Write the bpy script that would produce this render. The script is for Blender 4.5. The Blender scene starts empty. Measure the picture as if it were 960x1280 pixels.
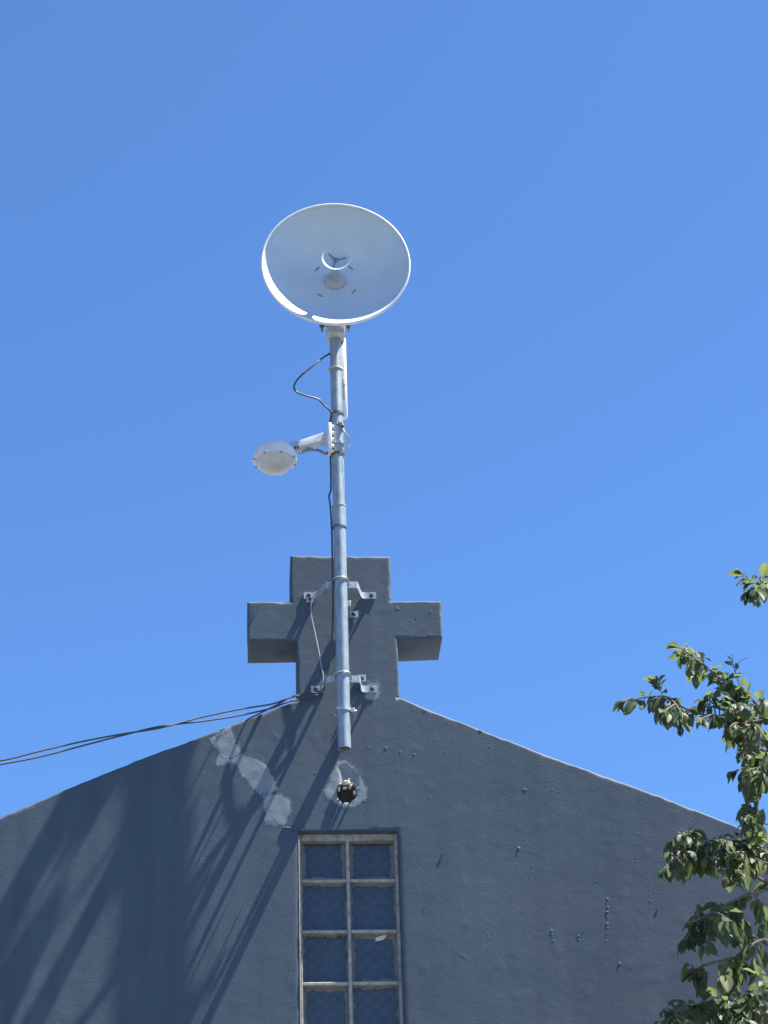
import bpy, bmesh, math, random
import numpy as np
from mathutils import Vector, Matrix, noise
from mathutils.geometry import delaunay_2d_cdt

random.seed(7)
SC = bpy.context.scene
COL = SC.collection

# ------------------------------------------------------------------ camera
FPX = 2800.0                                  # focal length in pixels of a 960x1280 frame
EL, YAW, ROLL, DIST = math.radians(29), math.radians(4.2), math.radians(1.9), 8.4
_s, _c = math.sin, math.cos
FW = Vector((_s(YAW)*_c(EL), _c(YAW)*_c(EL), _s(EL)))
_r = Vector((_c(YAW), -_s(YAW), 0))
_u = Vector((-_s(YAW)*_s(EL), -_c(YAW)*_s(EL), _c(EL)))
RT = _r*_c(ROLL) - _u*_s(ROLL)
UP = _r*_s(ROLL) + _u*_c(ROLL)
CAM = Vector((-DIST*FW.x, -DIST*FW.y, 1.6))
cd = bpy.data.cameras.new('camera')
cd.sensor_fit = 'VERTICAL'; cd.sensor_height = 36; cd.lens = 36*FPX/1280
cd.clip_start = 0.05; cd.clip_end = 3000
cam = bpy.data.objects.new('camera', cd); COL.objects.link(cam)
M = Matrix((RT, UP, -FW)).transposed().to_4x4(); M.translation = CAM
cam.matrix_world = M
SC.camera = cam

# ------------------------------------------------------------------ light
SUN = Vector((0.42, -0.074, 0.90)).normalized()
sun_el = math.asin(SUN.z); sun_rot = math.atan2(SUN.x, SUN.y)
W = bpy.data.worlds.new('World'); SC.world = W; W.use_nodes = True
nt = W.node_tree; nt.nodes.clear()
out = nt.nodes.new('ShaderNodeOutputWorld'); bg = nt.nodes.new('ShaderNodeBackground')
sky = nt.nodes.new('ShaderNodeTexSky'); sky.sky_type = 'NISHITA'; sky.sun_disc = False
sky.sun_elevation = sun_el; sky.sun_rotation = sun_rot
sky.altitude = 0; sky.air_density = 0.8; sky.dust_density = 0.25; sky.ozone_density = 10.0
bg.inputs['Strength'].default_value = 0.069
wb = nt.nodes.new('ShaderNodeMix'); wb.data_type = 'RGBA'; wb.blend_type = 'MULTIPLY'   # white balance of the whole sky
wb.inputs[0].default_value = 1.0; wb.inputs[7].default_value = (0.82, 0.98, 1.06, 1)
nt.links.new(sky.outputs[0], wb.inputs[6]); nt.links.new(wb.outputs[2], bg.inputs[0]); nt.links.new(bg.outputs[0], out.inputs[0])
ld = bpy.data.lights.new('sun', 'SUN'); ld.energy = 5.0; ld.angle = math.radians(0.5); ld.color = (1.0, 0.95, 0.84)
lo = bpy.data.objects.new('sun', ld); COL.objects.link(lo); lo.location = (6, -3, 14)
lo.rotation_euler = SUN.to_track_quat('Z', 'Y').to_euler()
vs = SC.view_settings
vs.view_transform = 'Standard'; vs.look = 'None'; vs.gamma = 1; vs.use_curve_mapping = False
vs.exposure = 1.80

def P(px, py, y=0.0):
    """point on the vertical plane at depth y seen at a pixel of the photograph"""
    d = RT*(px-480) - UP*(py-640) + FW*FPX
    t = (y-CAM.y)/d.y
    return CAM + d*t

# ------------------------------------------------------------------ materials
def new_mat(name):
    m = bpy.data.materials.new(name); m.use_nodes = True
    return m, m.node_tree, m.node_tree.nodes['Principled BSDF']

def N(t, kind, **kw):
    n = t.nodes.new(kind)
    for k, v in kw.items():
        if k in n.inputs: n.inputs[k].default_value = v
        else: setattr(n, k, v)
    return n

def ramp(t, fac, stops):
    r = t.nodes.new('ShaderNodeValToRGB')
    while len(r.color_ramp.elements) < len(stops): r.color_ramp.elements.new(0.5)
    for e, (p, c) in zip(r.color_ramp.elements, stops):
        e.position = p; e.color = c if len(c) == 4 else (*c, 1)
    t.links.new(fac, r.inputs[0]); return r.outputs[0]

def mixc(t, fac, a, b, mode='MIX'):
    m = t.nodes.new('ShaderNodeMix'); m.data_type = 'RGBA'; m.blend_type = mode
    for sock, v in ((m.inputs[0], fac), (m.inputs[6], a), (m.inputs[7], b)):
        if isinstance(v, (int, float)): sock.default_value = v
        elif isinstance(v, tuple): sock.default_value = v if len(v) == 4 else (*v, 1)
        else: t.links.new(v, sock)
    return m.outputs[2]

def math_n(t, op, a, b=0.0, clamp=False):
    m = t.nodes.new('ShaderNodeMath'); m.operation = op; m.use_clamp = clamp
    for s, v in zip(m.inputs, (a, b)):
        if isinstance(v, (int, float)): s.default_value = v
        else: t.links.new(v, s)
    return m.outputs[0]

def bump(t, bsdf, h, strength, dist):
    b = N(t, 'ShaderNodeBump', Strength=strength, Distance=dist)
    t.links.new(h, b.inputs['Height']); t.links.new(b.outputs[0], bsdf.inputs['Normal'])

def simple(name, ca, cb, rough=0.5, metal=0.0, scale=20.0, bstr=0.0, spec=None, stretch=None, lo_=0.35, hi_=0.65):
    m, t, b = new_mat(name)
    tc = N(t, 'ShaderNodeTexCoord')
    src = tc.outputs['Object']
    if stretch:
        mp = N(t, 'ShaderNodeMapping'); mp.inputs['Scale'].default_value = stretch
        t.links.new(src, mp.inputs[0]); src = mp.outputs[0]
    n = N(t, 'ShaderNodeTexNoise', Scale=scale, Detail=6.0, Roughness=0.65)
    t.links.new(src, n.inputs['Vector'])
    t.links.new(ramp(t, n.outputs[0], [(lo_, ca), (hi_, cb)]), b.inputs['Base Color'])
    b.inputs['Roughness'].default_value = rough; b.inputs['Metallic'].default_value = metal
    if spec is not None: b.inputs['Specular IOR Level'].default_value = spec
    if bstr: bump(t, b, n.outputs[0], bstr, 0.002)
    return m

def wall_paint():
    m, t, b = new_mat('grey_wall_paint')
    tc = N(t, 'ShaderNodeTexCoord'); v = tc.outputs['Object']
    big = N(t, 'ShaderNodeTexNoise', Scale=1.7, Detail=5.0, Roughness=0.6); t.links.new(v, big.inputs[0])
    mid = N(t, 'ShaderNodeTexNoise', Scale=14.0, Detail=8.0, Roughness=0.7); t.links.new(v, mid.inputs[0])
    fine = N(t, 'ShaderNodeTexNoise', Scale=120.0, Detail=5.0, Roughness=0.75); t.links.new(v, fine.inputs[0])
    # faint rain streaks running down the face
    mp = N(t, 'ShaderNodeMapping'); mp.inputs['Scale'].default_value = (9, 9, 0.7); t.links.new(v, mp.inputs[0])
    strk = N(t, 'ShaderNodeTexNoise', Scale=1.3, Detail=3.0, Roughness=0.5); t.links.new(mp.outputs[0], strk.inputs[0])
    c = ramp(t, big.outputs[0], [(0.3, (0.042, 0.064, 0.090)), (0.7, (0.062, 0.087, 0.114))])
    c = mixc(t, 0.55, c, ramp(t, mid.outputs[0], [(0.3, (0.043, 0.066, 0.093)), (0.72, (0.067, 0.093, 0.121))]))
    c = mixc(t, 0.32, c, ramp(t, strk.outputs[0], [(0.35, (0.038, 0.060, 0.088)), (0.65, (0.078, 0.104, 0.132))]))
    # pits with dark dirt and small chips that show pale render
    chip = N(t, 'ShaderNodeTexNoise', Scale=55.0, Detail=4.0, Roughness=0.55); t.links.new(v, chip.inputs[0])
    c = mixc(t, ramp(t, chip.outputs[0], [(0.735, (0, 0, 0)), (0.765, (0.6, 0.6, 0.6))]), c, (0.15, 0.17, 0.19))
    # cement repairs, edge broken up by noise
    at = N(t, 'ShaderNodeAttribute', attribute_name='repair')
    e = math_n(t, 'ADD', at.outputs['Fac'], math_n(t, 'MULTIPLY', math_n(t, 'SUBTRACT', mid.outputs[0], 0.5), 2.4))
    e2 = math_n(t, 'ADD', e, math_n(t, 'MULTIPLY', math_n(t, 'SUBTRACT', fine.outputs[0], 0.5), 0.8))
    msk = ramp(t, e2, [(0.44, (0, 0, 0)), (0.62, (1, 1, 1))])
    ccol = mixc(t, ramp(t, mid.outputs[0], [(0.38, (0, 0, 0)), (0.62, (1, 1, 1))]), (0.150, 0.182, 0.215), (0.235, 0.26, 0.285))
    c = mixc(t, math_n(t, 'MULTIPLY', msk, 0.9), c, ccol)
    # hairline cracks: in the repairs, and here and there in the old paint
    dn = N(t, 'ShaderNodeVectorMath', operation='ADD'); dv = N(t, 'ShaderNodeVectorMath', operation='SCALE'); dv.inputs['Scale'].default_value = 0.05
    t.links.new(mid.outputs['Color'], dv.inputs[0]); t.links.new(v, dn.inputs[0]); t.links.new(dv.outputs[0], dn.inputs[1])
    vo = N(t, 'ShaderNodeTexVoronoi', Scale=7.0, feature='DISTANCE_TO_EDGE'); t.links.new(dn.outputs[0], vo.inputs['Vector'])
    line = ramp(t, vo.outputs['Distance'], [(0.004, (1, 1, 1)), (0.012, (0, 0, 0))])
    some = math_n(t, 'MAXIMUM', math_n(t, 'MULTIPLY', msk, 0.75), ramp(t, big.outputs[0], [(0.60, (0, 0, 0)), (0.68, (0.5, 0.5, 0.5))]))
    c = mixc(t, math_n(t, 'MULTIPLY', line, some), c, (0.030, 0.040, 0.055))
    t.links.new(c, b.inputs['Base Color'])
    b.inputs['Roughness'].default_value = 0.72; b.inputs['Specular IOR Level'].default_value = 0.35
    h = math_n(t, 'ADD', math_n(t, 'MULTIPLY', fine.outputs[0], 0.5), math_n(t, 'MULTIPLY', mid.outputs[0], 0.5))
    bump(t, b, h, 0.65, 0.0020)
    return m

def glass_mat(dirt=0.0):
    m, t, b = new_mat('smeared_glass' if dirt else 'patterned_glass')
    tc = N(t, 'ShaderNodeTexCoord'); g = tc.outputs['Generated']; ob = tc.outputs['Object']
    oi = N(t, 'ShaderNodeObjectInfo')
    add = N(t, 'ShaderNodeVectorMath', operation='ADD'); t.links.new(ob, add.inputs[0])
    sc = N(t, 'ShaderNodeVectorMath', operation='SCALE'); sc.inputs['Scale'].default_value = 9.0
    t.links.new(oi.outputs['Location'], sc.inputs[0]); t.links.new(sc.outputs[0], add.inputs[1])
    nz = N(t, 'ShaderNodeTexNoise', Scale=26.0, Detail=6.0, Roughness=0.7); t.links.new(add.outputs[0], nz.inputs[0])
    sp = N(t, 'ShaderNodeSeparateXYZ'); t.links.new(g, sp.inputs[0])
    def edge(s): return math_n(t, 'MINIMUM', s, math_n(t, 'SUBTRACT', 1.0, s))
    d = math_n(t, 'MINIMUM', edge(sp.outputs[0]), edge(sp.outputs[2]))
    e = math_n(t, 'ADD', d, math_n(t, 'MULTIPLY', math_n(t, 'SUBTRACT', nz.outputs[0], 0.5), 0.30))
    e = math_n(t, 'SUBTRACT', e, math_n(t, 'MULTIPLY', math_n(t, 'POWER', oi.outputs['Random'], 3.0), 0.05))
    e = math_n(t, 'SUBTRACT', e, dirt)
    smear = ramp(t, e, [(0.025, (1, 1, 1)), (0.05, (0, 0, 0))])
    spots = ramp(t, nz.outputs[0], [(0.74, (0, 0, 0)), (0.77, (1, 1, 1))])
    k = math_n(t, 'MAXIMUM', math_n(t, 'MULTIPLY', smear, 0.8), math_n(t, 'MULTIPLY', spots, 0.7))
    # pressed pattern: crossed diagonal ribs
    hs = []
    for ang in (45, -45):
        mp = N(t, 'ShaderNodeMapping'); mp.inputs['Rotation'].default_value = (0, math.radians(ang), 0)
        t.links.new(ob, mp.inputs[0])
        wv = N(t, 'ShaderNodeTexWave', Scale=9.5, Distortion=2.0, Detail=2.0); wv.bands_direction = 'X'
        t.links.new(mp.outputs[0], wv.inputs[0]); hs.append(wv.outputs['Fac'])
    hh = math_n(t, 'MULTIPLY', hs[0], hs[1])
    gc = mixc(t, hh, (0.034, 0.048, 0.074), (0.048, 0.064, 0.088))
    gc = mixc(t, math_n(t, 'MULTIPLY', ramp(t, nz.outputs[0], [(0.4, (0, 0, 0)), (0.65, (1, 1, 1))]), 0.5), gc, (0.070, 0.082, 0.090))
    t.links.new(mixc(t, k, gc, (0.21, 0.20, 0.185)), b.inputs['Base Color'])
    t.links.new(math_n(t, 'ADD', 0.28, math_n(t, 'MULTIPLY', k, 0.5)), b.inputs['Roughness'])
    bump(t, b, math_n(t, 'ADD', hh, math_n(t, 'MULTIPLY', k, 0.4)), 0.2, 0.003)
    return m

def leaf_mat():
    m, t, b = new_mat('leaf')
    oi = N(t, 'ShaderNodeObjectInfo'); ge = N(t, 'ShaderNodeNewGeometry')
    r = math_n(t, 'FRACT', math_n(t, 'ADD', oi.outputs['Random'], ge.outputs['Random Per Island']))
    tc = N(t, 'ShaderNodeTexCoord')
    nz = N(t, 'ShaderNodeTexNoise', Scale=35.0, Detail=3.0); t.links.new(tc.outputs['Object'], nz.inputs[0])
    c = ramp(t, r, [(0.0, (0.056, 0.084, 0.044)), (0.40, (0.084, 0.120, 0.060)), (0.74, (0.14, 0.17, 0.085)),
                    (0.86, (0.17, 0.21, 0.05)), (0.94, (0.22, 0.22, 0.06)), (1.0, (0.20, 0.15, 0.055))])
    c = mixc(t, 0.35, c, ramp(t, nz.outputs[0], [(0.35, (0.040, 0.070, 0.038)), (0.7, (0.105, 0.14, 0.088))]))
    back = mixc(t, 0.55, c, (0.15, 0.18, 0.13))
    cc = mixc(t, ge.outputs['Backfacing'], c, back)
    t.links.new(cc, b.inputs['Base Color']); b.inputs['Roughness'].default_value = 0.50
    b.inputs['Specular IOR Level'].default_value = 0.2
    tr = N(t, 'ShaderNodeBsdfTranslucent'); t.links.new(mixc(t, 0.5, c, (0.19, 0.25, 0.075)), tr.inputs[0])
    mx = N(t, 'ShaderNodeMixShader'); mx.inputs[0].default_value = 0.46
    t.links.new(b.outputs[0], mx.inputs[1]); t.links.new(tr.outputs[0], mx.inputs[2])
    t.links.new(mx.outputs[0], t.nodes['Material Output'].inputs['Surface'])
    return m

MAT = dict(
    wall=wall_paint(), glass=glass_mat(), glass_smeared=glass_mat(0.055), leaf=leaf_mat(),
    frame=simple('aged_window_paint', (0.215, 0.20, 0.17), (0.39, 0.38, 0.345), 0.7, scale=38, bstr=0.4),
    galv=simple('galvanised_steel', (0.20, 0.24, 0.27), (0.31, 0.36, 0.39), 0.42, 0.35, scale=60, bstr=0.06, stretch=(1, 1, 0.35)),
    steel=simple('zinc_plated_strap', (0.28, 0.31, 0.34), (0.42, 0.45, 0.47), 0.4, 0.3, scale=70, bstr=0.08),
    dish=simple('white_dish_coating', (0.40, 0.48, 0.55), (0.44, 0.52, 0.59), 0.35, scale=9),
    white=simple('white_plastic', (0.56, 0.57, 0.58), (0.63, 0.64, 0.65), 0.4, scale=24),
    bubble=simple('frosted_bubble_plastic', (0.44, 0.42, 0.42), (0.52, 0.50, 0.50), 0.25, scale=16),
    darkgrey=simple('dark_grey_plastic', (0.13, 0.15, 0.18), (0.19, 0.21, 0.24), 0.5, scale=30),
    armgrey=simple('painted_cast_arm', (0.36, 0.38, 0.41), (0.43, 0.45, 0.48), 0.45, scale=30),
    grey=simple('grey_plastic', (0.34, 0.34, 0.36), (0.42, 0.42, 0.43), 0.45, scale=30),
    black=simple('black_cable_sheath', (0.030, 0.037, 0.052), (0.050, 0.058, 0.074), 0.5, scale=90),
    greycable=simple('grey_cable_sheath', (0.20, 0.21, 0.23), (0.30, 0.31, 0.33), 0.5, scale=90),
    bolt=simple('dull_bolt_steel', (0.06, 0.068, 0.08), (0.13, 0.14, 0.155), 0.5, 0.4, scale=120),
    rub=simple('broken_plaster', (0.30, 0.26, 0.21), (0.52, 0.47, 0.40), 0.9, scale=60, bstr=0.5),
    cavity=simple('crumbled_brick_cavity', (0.035, 0.026, 0.022), (0.10, 0.07, 0.055), 0.95, scale=70, bstr=0.8),
    flake=simple('white_paint_flake', (0.55, 0.56, 0.57), (0.68, 0.69, 0.70), 0.6, scale=70),
    bark=simple('bark', (0.10, 0.085, 0.07), (0.22, 0.19, 0.16), 0.85, scale=45, bstr=0.6, stretch=(1, 1, 0.3)),
    tin=simple('roof_sheeting', (0.22, 0.23, 0.24), (0.32, 0.32, 0.32), 0.5, 0.3, scale=6),
    ground=simple('worn_asphalt_yard', (0.08, 0.085, 0.09), (0.14, 0.145, 0.145), 0.95, scale=0.8, bstr=0.5),
)

# ------------------------------------------------------------------ object helpers
def tag(o, label=None, cat=None, group=None, kind=None):
    if label: o['label'] = label
    if cat: o['category'] = cat
    if group: o['group'] = group
    if kind: o['kind'] = kind
    return o

def empty(name, loc):
    o = bpy.data.objects.new(name, None); COL.objects.link(o)
    o.location = loc; o.empty_display_size = 0.1
    return o

def world_loc(o):
    v = Vector((0, 0, 0))
    while o is not None:
        v += o.location; o = o.parent
    return v

class MB:
    """collects shapes in world coordinates, then links them as one mesh object"""
    def __init__(self): self.v = []; self.f = []
    def add(self, vs_, fs):
        n = len(self.v); self.v += [tuple(x) for x in vs_]; self.f += [tuple(i+n for i in q) for q in fs]; return self
    def box(self, c, size, rot=None, bev=0.0):
        sx, sy, sz = (x/2 for x in size); c = Vector(c)
        bm = bmesh.new()
        bmesh.ops.create_cube(bm, size=1.0)
        for v in bm.verts: v.co = Vector((v.co.x*2*sx, v.co.y*2*sy, v.co.z*2*sz))
        if bev > 0: bmesh.ops.bevel(bm, geom=bm.edges[:], offset=bev, segments=2, affect='EDGES', profile=0.5)
        bm.verts.index_update()
        R = rot if rot is not None else Matrix.Identity(3)
        self.add([c + R @ v.co for v in bm.verts], [[v.index for v in f.verts] for f in bm.faces]); bm.free()
        return self
    def tube(self, pts, r, n=12, caps=True):
        pts = [Vector(p) for p in pts]; rs = r if isinstance(r, (list, tuple)) else [r]*len(pts)
        vs_ = []; fs = []; up = None
        for i, p in enumerate(pts):
            t = (pts[min(i+1, len(pts)-1)] - pts[max(i-1, 0)]).normalized()
            if up is None:
                up = Vector((0, 0, 1)) if abs(t.z) < 0.9 else Vector((0, 1, 0))
            a = up - t*up.dot(t)
            a = a.normalized() if a.length > 1e-6 else t.orthogonal().normalized()
            b = t.cross(a); up = a
            for k in range(n):
                w = 2*math.pi*k/n
                vs_.append(p + (a*math.cos(w) + b*math.sin(w))*rs[i])
        for i in range(len(pts)-1):
            for k in range(n):
                fs.append((i*n+k, i*n+(k+1) % n, (i+1)*n+(k+1) % n, (i+1)*n+k))
        if caps:
            fs.append(tuple(range(n))[::-1]); fs.append(tuple((len(pts)-1)*n+k for k in range(n)))
        return self.add(vs_, fs)
    def lathe(self, prof, c, axis, n=48, closed=False):
        """prof: (radius, height along axis) pairs"""
        axis = Vector(axis).normalized(); a = axis.orthogonal().normalized(); b = axis.cross(a); c = Vector(c)
        vs_ = []; fs = []; m = len(prof)
        for r, h in prof:
            for k in range(n):
                w = 2*math.pi*k/n
                vs_.append(c + axis*h + (a*math.cos(w)+b*math.sin(w))*max(r, 1e-5))
        for i in range(m if closed else m-1):
            j = (i+1) % m
            for k in range(n): fs.append((i*n+k, i*n+(k+1) % n, j*n+(k+1) % n, j*n+k))
        if not closed:
            if prof[0][0] > 1e-4: fs.append(tuple(range(n))[::-1])
            if prof[-1][0] > 1e-4: fs.append(tuple((m-1)*n+k for k in range(n)))
        return self.add(vs_, fs)
    def strip(self, pts, width, thick):
        """flat bar bent along pts in a horizontal plane, its width standing upright"""
        pts = [Vector(p) for p in pts]; vs_ = []; fs = []
        for i, p in enumerate(pts):
            t = (pts[min(i+1, len(pts)-1)] - pts[max(i-1, 0)]); t.z = 0; t.normalize()
            nrm = Vector((t.y, -t.x, 0))
            for sn, sz in ((-1, -1), (1, -1), (1, 1), (-1, 1)):
                vs_.append(p + nrm*sn*thick/2 + Vector((0, 0, sz*width/2)))
        for i in range(len(pts)-1):
            for k in range(4): fs.append((i*4+k, i*4+(k+1) % 4, (i+1)*4+(k+1) % 4, (i+1)*4+k))
        fs.append((3, 2, 1, 0)); q = (len(pts)-1)*4; fs.append((q, q+1, q+2, q+3))
        return self.add(vs_, fs)
    def rock(self, c, r, seed, squash=(1, 1, 1)):
        bm = bmesh.new(); bmesh.ops.create_icosphere(bm, subdivisions=1, radius=1)
        rr = random.Random(seed)
        for v in bm.verts: v.co = v.co*(0.45+0.95*rr.random())
        bm.verts.index_update()
        R = Matrix.Rotation(rr.random()*6, 3, 'X') @ Matrix.Rotation(rr.random()*6, 3, 'Z')
        self.add([Vector(c) + R @ Vector((v.co.x*r*squash[0], v.co.y*r*squash[1], v.co.z*r*squash[2])) for v in bm.verts],
                 [[v.index for v in f.verts] for f in bm.faces]); bm.free()
        return self
    def build(self, name, mat, parent=None, smooth=None, origin=None):
        me = bpy.data.meshes.new(name)
        base = world_loc(parent) if parent else Vector((0, 0, 0))
        org = Vector(origin) if origin is not None else base
        me.from_pydata([tuple(Vector(v)-org) for v in self.v], [], self.f)
        bm = bmesh.new(); bm.from_mesh(me); bmesh.ops.recalc_face_normals(bm, faces=bm.faces[:]); bm.to_mesh(me); bm.free()
        me.materials.append(MAT[mat])
        if smooth is not None:
            me.polygons.foreach_set('use_smooth', [True]*len(me.polygons))
            me.set_sharp_from_angle(angle=math.radians(smooth))
        o = bpy.data.objects.new(name, me); COL.objects.link(o)
        if parent: o.parent = parent
        o.location = org - base
        return o

def spline(pts, n=8):
    pts = [Vector(p) for p in pts]; q = [pts[0]*2-pts[1]] + pts + [pts[-1]*2-pts[-2]]; o = []
    for i in range(1, len(q)-2):
        a, b, c, d = q[i-1:i+3]
        for k in range(n):
            t = k/n
            o.append(0.5*((2*b) + (c-a)*t + (2*a-5*b+4*c-d)*t*t + (3*b-a-3*c+d)*t**3))
    o.append(pts[-1]); return o

# ------------------------------------------------------------------ ground
g = MB(); g.box((0, 0, -0.25), (1600, 1600, 0.5)); go = g.build('ground', 'ground'); tag(go, kind='structure')

# ------------------------------------------------------------------ the church: plastered gable
church = empty('church_building', (-0.15, 0, 0))
tag(church, 'dark grey plastered gable wall topped by a masonry cross, with a narrow paned window', 'church')
rng = np.random.RandomState(11)
LAT = rng.rand(8, 256, 256)*2-1
def vnoise(x, z, L, layer, sx=1.0):
    u = x/L*sx+100.3; w = z/L+57.7
    iu = np.floor(u).astype(int); iw = np.floor(w).astype(int); fu = u-iu; fw = w-iw
    fu = fu**3*(fu*(fu*6-15)+10); fw = fw**3*(fw*(fw*6-15)+10)
    T = LAT[layer]
    a = T[iu % 256, iw % 256]; b = T[(iu+1) % 256, iw % 256]; c = T[iu % 256, (iw+1) % 256]; d = T[(iu+1) % 256, (iw+1) % 256]
    return (a*(1-fu)+b*fu)*(1-fw)+(c*(1-fu)+d*fu)*fw

def seg_dist(px_, pz_, A, B):
    d = np.array(B)-np.array(A); L2 = max(d@d, 1e-12)
    t = np.clip(((px_-A[0])*d[0]+(pz_-A[1])*d[1])/L2, 0, 1)
    return np.hypot(px_-A[0]-t*d[0], pz_-A[1]-t*d[1])

def xz(px, py): p = P(px, py); return (p.x, p.z)
DRIPS = [((759, 1120), (759, 1178), 1.2, .0035), ((690, 1155), (691, 1182), 1.0, .0025), ((723, 1155), (724, 1178), 1.0, .002),
         ((775, 1202), (777, 1208), 1.6, .004), ((648, 1058), (649, 1066), 1.5, .004), ((460, 934), (460, 935), 1.3, .003),
         ((483, 935), (483, 936), 1.4, .004), ((500, 940), (500, 941), 1.2, .003), ((517, 943), (517, 944), 1.3, .003),
         ((545, 918), (549, 931), 1.0, .0018), ((598, 909), (604, 914), 2.0, .003), ((512, 885), (522, 889), 2.0, .0035),
         ((526, 884), (530, 892), 1.6, .003), ((585, 1200), (572, 1190), 2.2, .0007), ((652, 985), (662, 992), 2.0, .0015),
         ((494, 757), (489, 750), 1.5, .003), ((497, 757), (497, 763), 1.2, .003), ((534, 790), (542, 797), 2.0, .003),
         ((538, 764), (540, 765), 1.6, .003), ((500, 802), (520, 806), 1.6, .0008), ((310, 764), (330, 752), 1.2, .001),
         ((105, 1229), (140, 1227), 1.2, -.003), ((870, 1010), (840, 998), 1.4, .0015), ((620, 1240), (628, 1250), 2.2, .0006),
         ((705, 1235), (712, 1241), 2.2, .0006), ((812, 1100), (813, 1160), 1.1, .0012), ((795, 1040), (796, 1090), 1.0, .001),
         ((540, 1110), (541, 1140), 1.0, .0012), ((610, 1150), (611, 1190), 1.0, .001), ((665, 1080), (666, 1120), 1.0, .001)]
rf = random.Random(21); FEATS = []
for (a_, b_, r_, h_) in DRIPS:
    A_, B_ = xz(*a_), xz(*b_); L_ = math.hypot(B_[0]-A_[0], B_[1]-A_[1]); n_ = max(1, int(L_/.007))
    for i in range(n_):
        if n_ > 2 and rf.random() < .42: continue
        t_ = (i+rf.random())/n_; rr_ = r_*.0024*rf.uniform(.5, 1.5)
        FEATS.append((A_[0]+(B_[0]-A_[0])*t_+rf.gauss(0, .0022), A_[1]+(B_[1]-A_[1])*t_, rr_, h_*(rf.uniform(.08, .75)**1.25 if n_ > 2 else .45)))
for i in range(85):                                     # stray grit, pips and pin holes in the plaster
    px_, py_ = rf.uniform(-10, 970), rf.uniform(700, 1290); q_ = xz(px_, py_)
    FEATS.append((q_[0], q_[1], rf.uniform(.0016, .0036), rf.choice((1, 1, -1))*rf.uniform(.0003, .0010)))
REPAIR = [[(262, 924), (288, 906), (297, 930), (301, 940), (318, 948), (338, 962), (346, 985), (336, 998), (322, 990), (312, 980), (303, 968), (296, 955), (284, 952), (273, 955), (272, 938)],
          [(326, 988), (340, 992), (362, 997), (364, 1016), (356, 1030), (331, 1031), (330, 1010)],
          [(404, 990), (414, 968), (424, 952), (438, 955), (447, 962), (458, 985), (461, 1000), (446, 1007), (432, 1010), (414, 1004)],
          [(458, 852), (474, 850), (476, 868), (470, 876), (458, 876)]]
REPW = [[xz(*q) for q in poly] for poly in REPAIR]
HX = xz(434, 975); CHIP = [xz(*q) for q in [(425, 960), (429, 957), (436, 962), (444, 967), (446, 980), (442, 990), (430, 990), (428, 975)]]
def poly_sd(x, z, poly):
    d = np.full(x.shape, 1e9); inside = np.zeros(x.shape, bool)
    for i in range(len(poly)):
        A, B = poly[i], poly[(i+1) % len(poly)]
        d = np.minimum(d, seg_dist(x, z, A, B))
        cnd = (A[1] > z) != (B[1] > z)
        with np.errstate(divide='ignore', invalid='ignore'):
            xi = (B[0]-A[0])*(z-A[1])/(B[1]-A[1]+1e-15)+A[0]
        inside ^= cnd & (x < xi)
    return np.where(inside, d, -d)

def repair_field(x, z):
    r = np.zeros(x.shape)
    for i, poly in enumerate(REPW):
        pp = np.array(poly)
        k = np.where((x > pp[:, 0].min()-.06) & (x < pp[:, 0].max()+.06) & (z > pp[:, 1].min()-.06) & (z < pp[:, 1].max()+.06))[0]
        if len(k):
            amp = 0.72 if i == 4 else 1.0
            r[k] = np.maximum(r[k], np.clip(0.5+poly_sd(x[k], z[k], poly)/0.03, 0, 1)*amp)
    return r

def relief(x, z):
    """how far the plaster stands proud of the nominal face"""
    h = 0.0014*vnoise(x, z, 0.62, 0) + 0.0005*vnoise(x, z, 0.23, 1) + 0.00018*vnoise(x, z, 0.085, 2, 0.6)
    h += 0.00010*vnoise(x, z, 0.040, 3, 0.5) + 0.00011*vnoise(x, z, 0.018, 4, .7)
    lump = vnoise(x, z, 0.05, 5); h += np.clip(lump-0.75, 0, 1)*0.002
    for fx, fz, r, dh in FEATS:
        k = np.where((np.abs(x-fx) < r*3) & (np.abs(z-fz) < r*3))[0]
        if len(k): h[k] += dh*np.exp(-(((x[k]-fx)**2+(z[k]-fz)**2)/r**2)**1.4)
    k = np.where((np.abs(x-HX[0]) < .15) & (np.abs(z-HX[1]) < .15))[0]
    if len(k): h[k] -= 0.012*np.clip(poly_sd(x[k], z[k], CHIP)/0.012+.3, 0, 1)
    rp = repair_field(x, z); s = np.clip((rp-.45)/.15, 0, 1)
    h += s*(0.0004+0.0005*vnoise(x, z, 0.03, 7))
    return h, rp

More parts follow.
